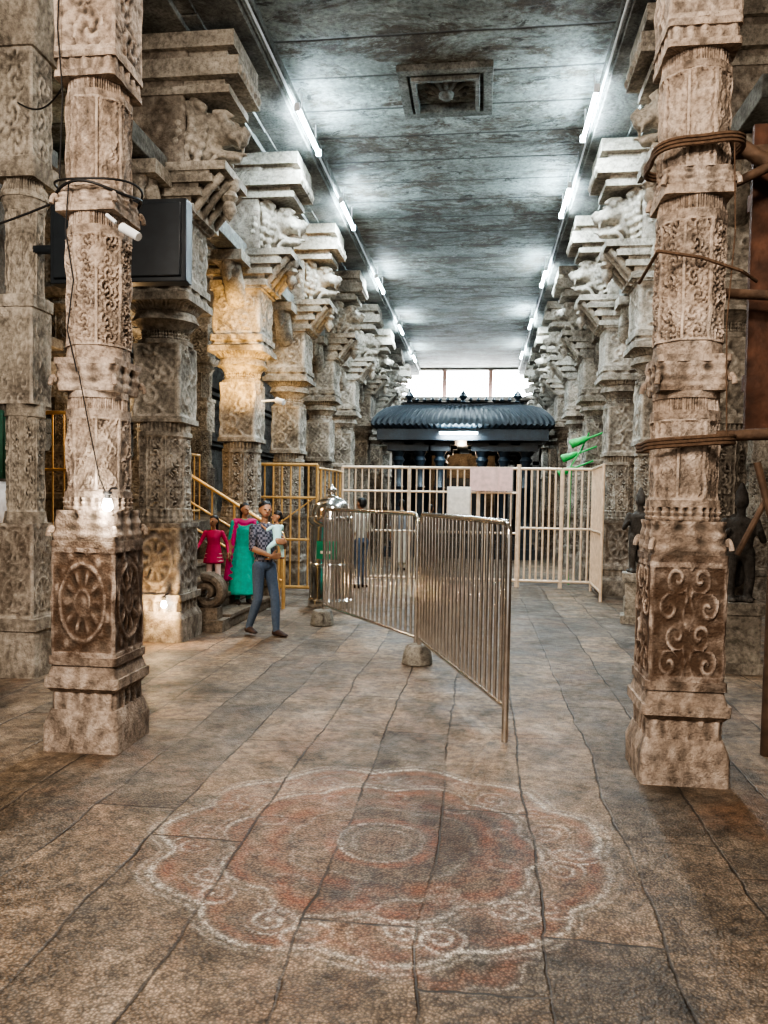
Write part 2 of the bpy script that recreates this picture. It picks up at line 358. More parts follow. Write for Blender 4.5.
# lion bracket (faces +X)
lion=[[((.10,0,5.62),(.26,.25,.34)),((.36,0,5.70),(.20,.24,.30))],
 [((.46,0,5.80),(.19,.18,.19)),((.58,0,5.78),(.17,.165,.16))],
 [((.58,0,5.78),(.14,.14,.12)),((.78,0,5.70),(.085,.11,.075))],
 [((.84,0,5.755),(.05,.06,.045))],[((.74,0,5.80),(.07,.05,.04))],
 [((.50,0,5.56),(.10,.12,.06)),((.72,0,5.49),(.075,.085,.035))],
 [((.66,0,5.56),(.07,.04,.02)),((.82,0,5.53),(.04,.035,.015))]]
for sy_ in(-1,1):
    lion+=[[((.63,sy_*.145,5.86),.048)],[((.55,sy_*.15,5.93),.03),((.66,sy_*.13,5.935),.028),((.72,sy_*.10,5.90),.022)],
           [((.44,sy_*.19,5.96),.055),((.36,sy_*.24,6.05),.025)],
           [((.78,sy_*.07,5.64),.024),((.79,sy_*.07,5.56),.010)],[((.83,sy_*.045,5.79),.028)],[((.72,sy_*.11,5.68),.045)]]
    for row_,(rx,ry) in enumerate(((.42,.17),(.32,.23),(.20,.26))):
        for i in range(7):
            z=5.38+.56*i/6+.04*(row_%2); yb=ry+.035*math.sin(i/6*math.pi)
            lion.append([((rx-.04*math.cos(i*.9),sy_*yb,z),(.052,.045,.052))])
for i in range(16):
    q=i/15*5.2; rr=.12*(1-i/20); lion.append([((.60+rr*math.cos(q+1.2),-.14,5.36+rr*math.sin(q+1.2)),.03),((.60+rr*math.cos(q+1.2),.14,5.36+rr*math.sin(q+1.2)),.03)])
LV,LF=remeshed(lion,.018,1)
LV[:,0]*=1.08; LV[:,2]-=.20

row_secs=[(0,.25,4,.33,.33,P,.4),(.25,.33,4,.33,.29,P,.4),(.33,.45,4,.285,.285,'bead',.4),(.45,.52,4,.32,.32,P,.4),(.52,1.25,4,.275,.275,'rosette',.6),(1.25,1.3,4,.30,.30,P,.3),
 (1.3,1.45,8,.29,.27,'petal',.1),(1.45,2.25,8,.258,.258,'vine',.1),(2.25,2.3,8,.28,.28,P,0),(2.3,2.4,16,.268,.268,'bead',0),(2.4,2.46,4,.29,.29,P,0),(2.46,3.25,4,.26,.26,'tendril',0),
 (3.25,3.3,8,.285,.285,P,0),(3.3,3.4,16,.26,.25,'petal',0),(3.4,3.5,16,.25,.34,P,0),(3.5,3.60,16,.37,.33,P,0),(3.60,3.68,16,.32,.40,'petal',0),(3.68,3.76,4,.41,.41,P,0),(3.76,3.84,4,.38,.36,'petal',0),
 (3.84,3.92,4,.385,.385,P,0),(3.92,4.56,4,.345,.345,'arabesque',0),(4.56,4.64,4,.39,.39,P,0),(4.64,6.1,4,.32,.32,P,.4),(6.1,6.42,4,.38,.38,P,.4)]
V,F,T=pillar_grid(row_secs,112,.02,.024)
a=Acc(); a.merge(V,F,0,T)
for z0,z1,xo,yo in((4.60,4.68,.46,.40),(4.68,4.76,.42,.36),(4.76,4.84,.54,.40),(4.84,4.90,.50,.36),(4.90,4.98,.66,.40),(4.98,5.03,.62,.36),(5.03,5.12,.80,.38),(5.84,5.92,.82,.34),(5.92,5.99,.76,.30),(5.99,6.18,.94,.40),(6.18,6.26,.80,.34),(6.26,6.42,.90,.44)):
    a.box(-xo*.8,xo,-yo,yo,z0,z1)
for yy in(-.3,-.1,.1,.3):
    a.path([(.40,yy,4.58),(.50,yy,4.72),(.60,yy,4.86),(.74,yy,5.0)],[.03,.045,.05,.045],8)
for i in range(6):   # petal row along the top slab edge
    yb=-.33+.66*i/5; a.hull([((.94,yb,6.06),(.03,.05,.05)),((.90,yb,6.01),(.03,.03,.03))])
a.merge(LV,LF,0,[(.62,0)]*len(LV))
V2=LV.copy(); V2[:,0]*=-.75; a.merge(V2,[f[::-1] for f in LF],0,[(.62,0)]*len(V2))
a.lathe([(.01,-.34),(.04,-.30),(.085,-.22),(.06,-.14),(.10,-.09),(.07,-.03),(.11,.02),(.11,.1)],(.72,0,4.96),16)
for sy_ in(-1,1):
    a.hull([((0,sy_*.32,4.4),(.15,.1,.12)),((0,sy_*.58,4.8),(.15,.12,.12))]); a.box(-.22,.22,min(sy_*.3,sy_*.8),max(sy_*.3,sy_*.8),4.84,4.98)
    a.lathe([(.01,-.2),(.06,-.13),(.05,-.05),(.09,0),(.09,.07)],(0,sy_*.7,4.78),12)
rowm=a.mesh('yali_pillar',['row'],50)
YS=[8.3+2.8*i for i in range(8)]
for y in YS:
    link('yali_bracket_pillar',rowm,(-3.52,y,0)); link('yali_bracket_pillar',rowm,(2.40,y,0),math.pi)
out=[(0,.4,4,.30,.30,P,.3),(.4,.5,4,.33,.33,P,.3),(.5,1.3,4,.25,.25,'rosette',.5),(1.3,1.4,8,.27,.25,P,.2),(1.4,2.2,8,.225,.225,'vine',0),(2.2,2.3,8,.25,.25,P,0),(2.3,3.1,4,.24,.24,'arabesque',0),(3.1,3.2,4,.27,.27,P,0),
 (3.2,3.9,8,.225,.225,'tendril',0),(3.9,4.0,16,.25,.30,P,0),(4.0,4.15,16,.32,.24,'petal',0),(4.15,4.3,4,.3,.34,P,0),(4.3,5.2,4,.25,.25,'vine',0),(5.2,5.5,4,.3,.45,P,0),(5.5,6.42,4,.45,.45,P,0)]
V,F,T=pillar_grid(out,112,.02,.022,2); a=Acc(); a.merge(V,F,0,T)
om=a.mesh('outer_pillar',['row'],50)
for x,y in((-3.98,6.35),(3.1,5.9),(-6.3,11.2),(-6.3,14),(-6.3,16.8),(-6.3,19.6),(4.8,8.3),(4.8,11.2),(4.8,14),(4.8,16.8),(4.8,19.6)):
    hi=x<-5
    link('stone_pillar',om,(x,y,1.195 if hi else 0)).scale=(.64,.64,1.03) if y<6.5 else (1,1,.81 if hi else 1)

# ------------------------------------------------------------------ room shell
def kolam(X,Y):
    n1=.014*np.sin(9*X+3*Y)+.012*np.sin(13*Y-4*X)
    dx=X+.43+n1; dy=(Y-3.52)*1.08+n1; r=np.hypot(dx,dy); th=np.arctan2(dy,dx)
    W=np.zeros_like(X); R=np.zeros_like(X)
    line=lambda rr,w: np.exp(-((r-rr)/w)**2)
    W=np.maximum(W,.6*line(.215,.012)); R=np.maximum(R,1.0*line(.255,.034)); R=np.maximum(R,.3*(r<.12)); W=np.maximum(W,.3*line(.15,.013))
    s1=.40+.035*np.abs(np.cos(4*th)); W=np.maximum(W,.3*line(s1,.012)); R=np.maximum(R,.75*line(.50,.055))
    s2=.68+.07*np.abs(np.cos(5*th)); W=np.maximum(W,.75*line(s2,.014)); W=np.maximum(W,.4*line(s2+.05,.011)); R=np.maximum(R,.9*line(s2-.07,.05))
    s3=.97+.08*np.abs(np.sin(5.5*th)); W=np.maximum(W,.95*line(s3,.016)); R=np.maximum(R,.7*line(s3-.06,.035)); W=np.maximum(W,.45*line(s3+.045,.011))
    for k in range(22):
        t0=2*math.pi*k/22+.1*math.sin(k*3.1); rc=.86+.03*(-1)**k; cx,cy=rc*math.cos(t0),rc*math.sin(t0)
        rr=np.hypot(dx-cx,dy-cy); tt=np.arctan2(dy-cy,dx-cx)*(-1)**k+t0
        sp=np.abs(((rr/.055-tt/(2*math.pi))%1)-.5)
        amt=.35+.6*math.sin(t0/2+2.2)**2
        W=np.maximum(W,amt*np.where(rr<.11,np.exp(-((.5-sp)/.19)**2),0)); R=np.maximum(R,.4*(rr<.10))
    for k in range(10):
        t0=2*math.pi*k/10+.3; cx,cy=.57*math.cos(t0),.57*math.sin(t0); rr=np.hypot(dx-cx,dy-cy)
        W=np.maximum(W,.3*np.exp(-((rr-.06)/.012)**2)); R=np.maximum(R,.6*np.exp(-(rr/.05)**2))
    d2=np.hypot(X+.10,(Y-2.75)*1.1); t2=np.arctan2(Y-2.75,X+.10); s4=.30+.05*np.abs(np.cos(4*t2))
    W=np.maximum(W,.4*np.exp(-((d2-s4)/.013)**2)); R=np.maximum(R,.6*np.exp(-((d2-s4+.06)/.045)**2))
    R=np.maximum(R,.15*(r<.95))
    return W,R
def axis(c0,c1,f0,f1,step,coarse):
    return np.concatenate([np.arange(c0,f0,coarse),np.arange(f0,f1,step),np.arange(f1,c1+coarse*.5,coarse)])
xs=axis(-9,8,-1.7,.85,.0085,.8); ys=axis(-5,31,2.25,4.75,.0085,1.0)
X,Y=np.meshgrid(xs,ys,indexing='ij'); Zf=np.zeros_like(X)
W,R=kolam(X,Y)
nx,ny=X.shape; idx=np.arange(nx*ny).reshape(nx,ny)
quads=np.stack([idx[:-1,:-1],idx[1:,:-1],idx[1:,1:],idx[:-1,1:]],-1).reshape(-1,4)
me=D.meshes.new('floor'); me.from_pydata(np.stack([X,Y,Zf],-1).reshape(-1,3).tolist(),[],quads.tolist())
at=me.attributes.new('kolam','FLOAT_COLOR','POINT'); cc=np.zeros((nx*ny,4),dtype=np.float32); cc[:,0]=W.ravel(); cc[:,1]=R.ravel(); cc[:,3]=1; at.data.foreach_set('color',cc.ravel())
me.materials.append(M['floor']); link('floor',me)
CX0,CX1=-2.50,1.40
a=Acc(); a.box(CX0-.1,CX1+.1,-5,31,6.8,7.1,0); a.box(-9,CX0-.1,-5,31,6.8,7.1,0); a.box(CX1+.1,8,-5,31,6.8,7.1,0)
a.obj('ceiling',['ceil'])
for nme,x0,x1 in(('ceiling_beam',CX0-.5,CX0),('ceiling_beam',CX1,CX1+.5)):
    a=Acc(); s_=1 if x0<0 else -1
    a.box(x0,x1,5.5,30.6,6.50,6.8)
    e=x1 if x0<0 else x0
    a.box(min(e,e+s_*.05),max(e,e+s_*.05),5.5,30.6,6.70,6.8); a.box(min(e,e+s_*.03),max(e,e+s_*.03),5.5,30.6,6.56,6.60)
    for zz in(6.63,6.66): a.path([(e+s_*.03,5.6,zz),(e+s_*.03,30,zz)],.012,6,1)
    a.obj(nme,['beam','batten'],bevel=.01)
for x in(-3.52,2.40):
    a=Acc(); a.box(x-.4,x+.4,5.2,30.6,6.42,6.79); a.box(x-.14,x+.14,6.9,30,5.0,5.2) ; a.obj('stone_lintel',['beam'],bevel=.01)
a=Acc()
y=5.6
while y<30:
    ln=random.uniform(.6,.8); dz=random.uniform(0,.05)
    a.box(-4.6,CX0-.45,y,y+ln-.02,6.50-dz,6.795); a.box(CX1+.45,3.5,y,y+ln-.02,6.50-dz,6.795); y+=ln
a.obj('cantilever_ceiling_slab',['beam'],bevel=.01)
a=Acc(); a.box(-6.7,4.5,4.4,5.15,6.8-.25,6.799); a.obj('transverse_beam',['beam'],bevel=.01)
def wall(name,x,y0,y1,face,z1=6.8):
    a=Acc(); t=.4*face
    a.box(min(x,x-t),max(x,x-t),y0,y1,0,z1)
    z=.0
    while z<z1-.4:
        hgt=random.choice([.4,.5,.62]); hgt=min(hgt,z1-z)
        y=y0
        while y<y1:
            ln=random.uniform(.9,1.9); e=min(y+ln,y1); p=random.uniform(.01,.05)*face
            a.box(min(x,x+p),max(x,x+p),y+.008,e-.008,z+.008,z+hgt-.008); y=e
        z+=hgt
    for zz,pp in((3.0,.18),(3.12,.28),(3.26,.16),(4.4,.2),(4.55,.34),(.35,.2)):
        a.box(min(x,x+pp*face),max(x,x+pp*face),y0,y1,zz,zz+.11)
    a.obj(name,['wall'],bevel=.006)
wall('wall_left',-7.6,-5,31,1); wall('wall_right',6.2,-5,31,-1)
a=Acc()
a.box(-9,8,30.6,31,0,5.6); a.box(-9,8,30.6,31,6.72,6.8)
a.box(-9,-3.3,30.6,31,5.6,6.75); a.box(2.1,8,30.6,31,5.6,6.75)
for zz,pp in((5.5,.25),(4.3,.15),(3.0,.2)): a.box(-7.5,6,30.6-pp,30.6,zz,zz+.14)
for i in range(7): x=-3.3+5.4*i/6; a.box(x-.12,x+.12,30.4,30.6,0,5.5)
a.obj('wall_back',['wall'])
for i in range(3):
    x0=-3.3+1.8*i; a=Acc(); a.box(x0+.07,x0+1.73,30.8,30.84,5.64,6.7,0)
    a.box(x0,x0+.08,30.62,30.9,5.6,6.72,1); a.box(x0+1.72,x0+1.8,30.62,30.9,5.6,6.72,1); a.box(x0,x0+1.8,30.68,30.74,6.13,6.16,1)
    a.obj('window_%d'%(i+1),['glass','frame'])
a=Acc(); cx,cy=-.53,9.95
for (w,w2,z0) in((.58,.46,6.72),(.42,.36,6.68)):
    for (x0,x1,y0,y1) in((-w,w,-w,-w2),(-w,w,w2,w),(-w,-w2,-w2,w2),(w2,w,-w2,w2)): a.box(cx+x0,cx+x1,cy+y0,cy+y1,z0,6.801)
for k in range(12):
    q=2*math.pi*k/12; a.hull([((cx+.12*math.cos(q),cy+.12*math.sin(q),6.76),(.05,.05,.04)),((cx+.25*math.cos(q),cy+.25*math.sin(q),6.78),(.035,.035,.03))])
a.hull([((cx,cy,6.72),(.1,.1,.07))]); a.obj('carved_ceiling_panel',['beam'],bevel=.008)

# platform, staircase, balustrade
a=Acc(); a.box(-7.2,-4.70,8.75,30.3,0,1.19); a.box(-7.2,-4.62,8.70,30.3,1.02,1.192)
for z in(.25,.6): a.box(-7.2,-4.64,8.72,30.3,z,z+.12)
a.obj('stone_platform',['step'],bevel=.012)
a=Acc()
for i in range(6):
    x=-3.0-.28*i; a.box(-4.63,x,9.0,10.85,.17*i,.17*(i+1)); a.box(x-.02,x+.025,9.0,10.85,.17*(i+1)-.05,.17*(i+1)+.001)
a.obj('stone_staircase',['step'],bevel=.008)
def balustrade(y0,y1):
    a=Acc()
    a.box(-4.6,-2.98,y0,y1,0,.14); a.box(-4.6,-3.06,y0+.04,y1-.04,.14,.28)
    V=[];prof=[(-4.6,.28),(-3.35,.28),(-3.25,.42),(-3.55,.62),(-4.6,1.3)]
    for y in(y0+.06,y1-.06): V+=[(x,y,z) for x,z in prof]
    n=len(prof); a.add(V,[tuple(range(n)),tuple(range(2*n-1,n-1,-1))]+[(k,k+n,(k+1)%n+n,(k+1)%n) for k in range(n)])
    pts=[];rad=[]
    for i in range(40):
        q=i/39; ang=math.pi*.6-q*9.2; r=.20*(1-q*.85); pts.append((-3.20+r*math.cos(ang),(y0+y1)/2,.45+r*math.sin(ang))); rad.append(.055*(1-.3*q))
    for yy in(-.06,0,.06): a.path([(p[0],p[1]+yy,p[2]) for p in pts],rad,8)
    a.obj('scroll_balustrade',['step'],bevel=.008)
balustrade(8.70,8.98); balustrade(10.88,11.08)
a=Acc()
top=[(-4.85,10.75,2.30),(-2.95,10.75,1.17),(-2.80,10.75,1.08),(-2.78,10.75,1.0),(-2.78,10.75,0)]
a.path(top,.028); a.path([(-4.85,10.75,1.9),(-2.8,10.75,.72)],.018); a.path([(-4.85,10.75,1.55),(-2.8,10.75,.40)],.018)
for i in range(7):
    q=i/6; x=-4.85+2.0*q; zb=max(0,1.19-.17*math.floor((x+4.68)/.28+1)) if x>-4.68 else 1.19
    a.path([(x,10.75,min(1.19,max(0.0,zb))),(x,10.75,2.30-1.15*q)],.02 if i%2==0 else .014)
a.path([(-4.85,10.75,2.3),(-4.85,12.9,2.3)],.024)
for i in range(9): a.path([(-4.85,10.9+.25*i,1.19),(-4.85,10.9+.25*i,2.3)],.014)
a.path([(-4.85,10.75,1.35),(-4.85,12.9,1.35)],.018)
a.obj('brass_stair_railing',['rail'])
a=Acc()
for y in(8.95,):
    a.path([(-4.8,y,1.19),(-4.8,y,2.6)],.024);a.path([(-5.9,y,1.19),(-5.9,y,2.6)],.024)
    a.path([(-4.8,y,2.6),(-5.9,y,2.6)],.024);a.path([(-4.8,y,1.9),(-5.9,y,1.9)],.018)
    for i in range(6): a.path([(-4.95-.15*i,y,1.19),(-4.95-.15*i,y,2.6)],.012)
a.obj('brass_railing',['rail'])

# ------------------------------------------------------------------ gate fence
def panel(a,p0,p1,z0,z1,sp,rb=.012,rf=.024,mids=(),mat=0):
    p0=Vector(p0);p1=Vector(p1);Ln=(p1-p0).length; n=max(2,round(Ln/sp))
    for z in(z0,z1): a.path([(p0.x,p0.y,z),(p1.x,p1.y,z)],rf,8,mat)
    for z in mids: a.path([(p0.x,p0.y,z),(p1.x,p1.y,z)],rf*.8,8,mat)
    for i in range(n+1):
        q=p0.lerp(p1,i/n); r=rf if i in(0,n) else rb; a.path([(q.x,q.y,0 if i in(0,n) else z0),(q.x,q.y,z1)],r,8,mat)
a=Acc()
for x0,x1,sp in((-2.62,-1.35,.125),(-1.33,-.05,.125),(-.03,.68,.12),(.72,1.48,.11),(1.50,2.2,.11)):
    panel(a,(x0,14.5),(x1,14.5),.12,2.2,sp,.015 if x0<.5 else .02,.028,(1.75,1.0) if x0<.5 else (1.1,))
a.path([(.70,14.5,0),(.70,14.5,2.28)],.04); a.path([(2.2,14.5,0),(2.2,14.5,2.28)],.045)
a.obj('metal_gate_fence',['gold'])
a=Acc(); panel(a,(-3.75,12.6),(-2.7,12.6),.1,2.15,.15,.016,.028,(1.6,.9)); a.path([(-3.7,12.6,.9),(-2.75,12.6,1.6)],.012)
a.path([(-2.7,12.6,2.1),(-2.62,14.45,2.1)],.022); panel(a,(-2.68,12.8),(-2.63,14.3),.1,2.1,.3,.012,.02)
a.obj('brass_side_fence',['rail'])
a=Acc(); panel(a,(2.0,14.2),(1.95,12.7),.15,2.2,.16,.013,.025,(1.1,)); a.obj('open_gate_leaf',['gold'])
a=Acc(); a.box(-.62,-.18,14.36,14.44,1.30,1.85); a.box(-.60,-.2,14.34,14.37,1.33,1.82); a.obj('notice_box',['white'],bevel=.01)
a=Acc()
for i in range(12):
    x=-.20+.78*i/12; a.box(x,x+.066,14.42+.012*math.sin(i*1.7),14.44+.012*math.sin(i*1.7),1.78,2.22)
a.obj('pink_banner',['pink'])

# ------------------------------------------------------------------ queue barricades
def barricade(p0,p1):
    a=Acc(); p0=Vector(p0);p1=Vector(p1);d=(p1-p0);Ln=d.length;d.normalize()
    rot=lambda s,z:(p0.x+d.x*s,p0.y+d.y*s,z)
    top=1.46;bot=.25;r=.022;c=.09
    lp=[rot(0,.02)]+[rot(0,top-c)]+[rot(c-c*math.cos(t),top-c+c*math.sin(t)) for t in np.linspace(.2,1.5,5)]+[rot(Ln-c+c*math.sin(t),top-c+c*math.cos(t)) for t in np.linspace(.07,1.4,5)]+[rot(Ln,top-c),rot(Ln,.02)]
    a.path(lp,r,12); a.path([rot(0,bot),rot(Ln,bot)],.018,10)
    n=22
    for i in range(1,n): s=Ln*i/n; a.path([rot(s,bot),rot(s,top)],.0135,10)
    return a.obj('steel_queue_barricade',['steel'],sharp=60)
barricade((-1.93,9.5),(-.60,7.48)); barricade((-.56,7.40),(.19,5.06))
for x,y in((-1.95,9.5),(-.58,7.44)):
    a=Acc(); a.lathe([(.155,0),(.155,.03),(.145,.08),(.125,.17),(.115,.19),(.03,.20)],(0,0,0),8); a.obj('stone_block_foot',['block'],(x,y,0),.3,bevel=.012)

# steel donation urn
a=Acc()
a.lathe([(.33,0),(.335,.03),(.33,.11),(.29,.14),(.285,.17),(.285,.60),(.295,.61),(.295,.64),(.285,.65),(.285,1.18),(.30,1.2),(.335,1.24),(.345,1.28),(.335,1.32),(.29,1.34),(.285,1.36),(.28,1.42),(.25,1.50),(.19,1.57),(.12,1.61),(.06,1.63),(.045,1.66),(.07,1.69),(.075,1.72),(.04,1.75),(.02,1.79),(.005,1.81)],n=48)
for s_ in(-1,1): a.path([(s_*.30,-.0,.1),(s_*.315,0,1.25)],.02,8)
V=[];N_=14
for i in range(N_):
    q=math.radians(-125+62*i/(N_-1)); 
    for z in(.72,.98): V.append((.292*math.cos(q),.292*math.sin(q),z))
a.add(V,[(2*i,2*i+2,2*i+3,2*i+1) for i in range(N_-1)],1)
V=[]
for i in range(8):
    q=math.radians(-110+30*i/7)
    for z in(.80,.84): V.append((.295*math.cos(q),.295*math.sin(q),z))
a.add(V,[(2*i,2*i+2,2*i+3,2*i+1) for i in range(7)],2)
a.obj('steel_donation_urn',['steel','label','white'],(-2.17,11.15,0))

# ------------------------------------------------------------------ mandapam at the far end
a=Acc(); mx0,mx1,my0,my1=-3.00,1.92,20.8,27.0
a.box(mx0+.35,mx1-.35,my0+.4,my1-.2,0,.28); a.box(mx0+.45,mx1-.45,my0+.5,my1-.3,.28,.42)
prof=[(0,3.22),(0,3.52),(-.12,3.56),(-.15,3.60),(-.12,3.72),(0,3.88),(.18,4.04),(.42,4.14),(.7,4.20),(.7,4.30),(.62,4.32)]
prof=[(i+.15,z) for i,z in prof]
def loop(ins,per):
    x0,x1,y0,y1=mx0+ins,mx1-ins,my0+ins,my1-ins
    return [(x0+(x1-x0)*t,y0) for t in np.linspace(0,1,per,endpoint=False)]+[(x1,y0+(y1-y0)*t) for t in np.linspace(0,1,per,endpoint=False)]+[(x1-(x1-x0)*t,y1) for t in np.linspace(0,1,per,endpoint=False)]+[(x0,y1-(y1-y0)*t) for t in np.linspace(0,1,per,endpoint=False)]
per=192;V=[];F=[]
for j,(ins,z) in enumerate(prof):
    rib=.05 if 2<=j<=8 else 0
    for k,(x,y) in enumerate(loop(ins,per)):
        V.append((x,y,z+rib*(math.cos(2*math.pi*k/6)*.5+.5)*1.2))
n=4*per
for j in range(len(prof)-1):
    for k in range(n): F.append((j*n+k,j*n+(k+1)%n,(j+1)*n+(k+1)%n,(j+1)*n+k))
F.append(tuple((len(prof)-1)*n+k for k in range(n))); F.append(tuple(range(n-1,-1,-1)))
a.add(V,F)
for i in range(15):
    x=mx0+.95+(mx1-mx0-1.9)*i/14; s_=1.5 if i in(0,7,14) else .8
    a.lathe([(.05*s_,0),(.07*s_,.03*s_),(.03*s_,.07*s_),(.085*s_,.14*s_),(.05*s_,.2*s_),(.015*s_,.24*s_),(.003,.32*s_)],(x,my0+1.05,4.30),10)
for x in(mx0+.7,mx0+1.3,-1.15,.02,mx1-1.3,mx1-.7):
    for y in(my0+.75,my0+2.6,my1-.8):
        a.box(x-.17,x+.17,y-.17,y+.17,.42,1.0); a.lathe([(.13,1.0),(.13,1.9),(.17,1.95),(.13,2.0),(.12,2.6),(.18,2.7),(.12,2.8),(.2,2.95)],(x,y,0),12)
        a.box(x-.3,x+.3,y-.2,y+.2,2.95,3.12); a.box(x-.42,x+.42,y-.2,y+.2,3.12,3.30)
a.obj('black_stone_mandapam',['black'])
a=Acc()
a.box(-1.6,.45,25.0,26.2,.42,3.1); a.box(-1.15,0.0,24.93,25.0,.42,2.3,1); a.box(-1.25,.1,24.9,25.0,2.3,2.45)
a.obj('inner_sanctum',['step','black'],bevel=.02)

# ------------------------------------------------------------------ tube lights
def tube(x,y,z,ln=1.25,axis_='y',w=45):
    a=Acc()
    if axis_=='y': a.path([(0,-ln/2,0),(0,ln/2,0)],.022,10,0); a.box(-.035,.035,-ln/2-.04,-ln/2,-.03,.06,1); a.box(-.035,.035,ln/2,ln/2+.04,-.03,.06,1); a.box(-.012,.012,-ln/2,ln/2,.05,.07,1); a.path([(0,-ln/3,.06),(0,-ln/3,.3)],.01,6,1); a.path([(0,ln/3,.06),(0,ln/3,.3)],.01,6,1)
    else: a.path([(-ln/2,0,0),(ln/2,0,0)],.022,10,0); a.box(-ln/2-.04,ln/2+.04,.03,.09,-.035,.035,1)
    o=a.obj('tube_light',['tube','batten'],(x,y,z))
    l=D.lights.new('tube_lamp','AREA'); l.shape='RECTANGLE'; l.size=.12; l.size_y=ln; l.energy=w; l.color=(.78,.92,1)
    lo=D.objects.new('tube_lamp',l); sc.collection.objects.link(lo); lo.location=(0,0,-.06); lo.parent=o
    if axis_!='y': lo.rotation_euler=(math.radians(60),0,0); l.size=ln; l.size_y=.1
    return o
for y in(10.2,13.2,17.5,22.0,26.5): tube(CX0+.14,y,6.44,w=95)
for y in(10.1,12.9,17.2,21.5,26.0): tube(CX1-.14,y,6.44,w=95)
tube(-.62,20.75,3.40,.95,'x',40)
def lamp(name,kind,loc,e,col,size=.5,target=None,**k):
    l=D.lights.new(name,kind); l.energy=e; l.color=col
    if kind=='AREA': l.shape='SQUARE'; l.size=size
    elif kind in('POINT','SPOT'): l.shadow_soft_size=size
    for a_,b_ in k.items(): setattr(l,a_,b_)
    o=D.objects.new(name,l); sc.collection.objects.link(o); o.location=loc
    if target is not None: o.rotation_euler=(Vector(target)-Vector(loc)).to_track_quat('-Z','Y').to_euler()
    return o
lamp('hall_lamp','AREA',(-.6,-1.2,6.2),480,(1,.86,.72),1.0,(-.6,3.5,0))
lamp('hall_lamp','AREA',(-3.2,-1.5,4.6),290,(1,.87,.75),.5,(1.2,5,2))
lamp('hall_lamp','AREA',(-.6,6.2,6.5),120,(1,.93,.84),.8,(-.6,6.8,0))
lamp('yellow_bulb','SPOT',(-2.9,9.6,3.0),380,(1,.60,.20),.1,(-3.5,11.2,3.8),spot_size=1.2,spot_blend=.6)
lamp('stair_bulb','POINT',(-4.6,9.3,2.9),60,(1,.64,.32),.1)
lamp('platform_bulb','POINT',(-5.6,12.6,4.0),100,(1,.74,.45),.15)
lamp('platform_bulb','POINT',(-5.6,18.2,4.0),100,(1,.85,.68),.15)
lamp('side_bulb','POINT',(4.2,9.8,4.2),100,(1,.80,.64),.15)
lamp('side_bulb','POINT',(3.9,18.2,4.2),100,(1,.85,.72),.15)
lamp('sanctum_bulb','POINT',(-.6,23.6,2.9),60,(1,.75,.5),.1)
lamp('end_lamp','AREA',(-.6,28.6,6.3),300,(.9,.96,1),2,(-.6,28.6,0))
lamp('sunbeam_spot','SPOT',(-1.2,3.0,5.9),1500,(1,.98,.95),.02,(-2.30,8.45,1.36),spot_size=.07,spot_blend=.3)
lamp('sunbeam_spot','SPOT',(-2.6,3.8,5.8),700,(1,.95,.9),.02,(-3.42,9.62,.60),spot_size=.05,spot_blend=.4)
for (x,y,z,e,c) in((-2.25,4.44,1.53,8,(1,.90,.75)),(-3.36,7.90,.42,18,(1,.66,.32))):
    a=Acc(); a.hull([((0,0,0),.032),((0,0,.03),.024)],0); a.lathe([(.018,.03),(.018,.07),(.026,.075),(.026,.09)],(0,0,0),12,1); a.path([(0,0,.08),(0,.05,.11),(0,.12,.11)],.006,6,1)
    o=a.obj('bare_bulb_lamp',['bulb','cable'],(x,y,z)); lo=lamp('bulb_glow','POINT',(0,-.08,0),e,c,.03); lo.parent=o

# ------------------------------------------------------------------ left details
a=Acc()
a.box(-3.66,-2.46,6.2,6.34,3.38,4.06,0); a.box(-3.62,-2.50,6.17,6.2,3.42,4.02,0)
a.path([(-3.9,6.3,3.7),(-3.5,6.3,3.7)],.04,8,0); a.path([(-3.5,6.36,3.3),(-3.5,6.36,4.2)],.02,8,0)
a.obj('wall_mounted_screen',['tv'],bevel=.01)
a=Acc(); zc=3.46
a.path([(.255*math.cos(t),.255*math.sin(t),zc+.02*math.sin(3*t)) for t in np.linspace(0,2*math.pi,40,endpoint=False)],.009,6,0,True)
a.path([(.26*math.cos(t),.26*math.sin(t),zc+.05+.02*math.cos(2*t)) for t in np.linspace(0,2*math.pi,40,endpoint=False)],.007,6,0,True)
a.path([(-.08,-.222,zc+.03),(-.10,-.225,3.2),(-.05,-.222,2.9),(-.09,-.222,2.6),(-.03,-.218,2.35)],.005,6)
a.path([(-.13,-.225,4.9),(-.15,-.225,4.4),(-.12,-.22,4.0),(-.14,-.222,zc+.05)],.005,6)
a.path([(-.02,-.218,2.35),(.05,-.215,2.0),(.12,-.222,1.7),(.17,-.232,1.6)],.004,6)
a.obj('power_cable',['cable'],LP)
a=Acc(); pts=[(-5.5+3.0*t,5.2-.5*t,3.55-.25*math.sin(t*math.pi)) for t in np.linspace(0,1,20)]; a.path(pts,.008,6)
pts=[(-3.95+1.5*t,6.2-1.4*t,4.9-.35*math.sin(t*math.pi)) for t in np.linspace(0,1,20)]; a.path(pts,.007,6)
a.obj('hanging_cable',['cable'])
a=Acc(); a.path([(0,0,0),(.12,-.03,-.07)],[.03,.026],12); a.path([(-.04,.0,.03),(-.1,0,.08)],.012,6); a.obj('security_camera',['batten'],(-2.19,4.50,3.22))
a=Acc(); a.path([(0,0,0),(.12,-.05,-.04)],[.045,.04],12); a.path([(-.25,.1,.0),(0,0,0)],.015,6); a.obj('security_camera',['batten'],(-2.95,10.9,3.0))
a=Acc()
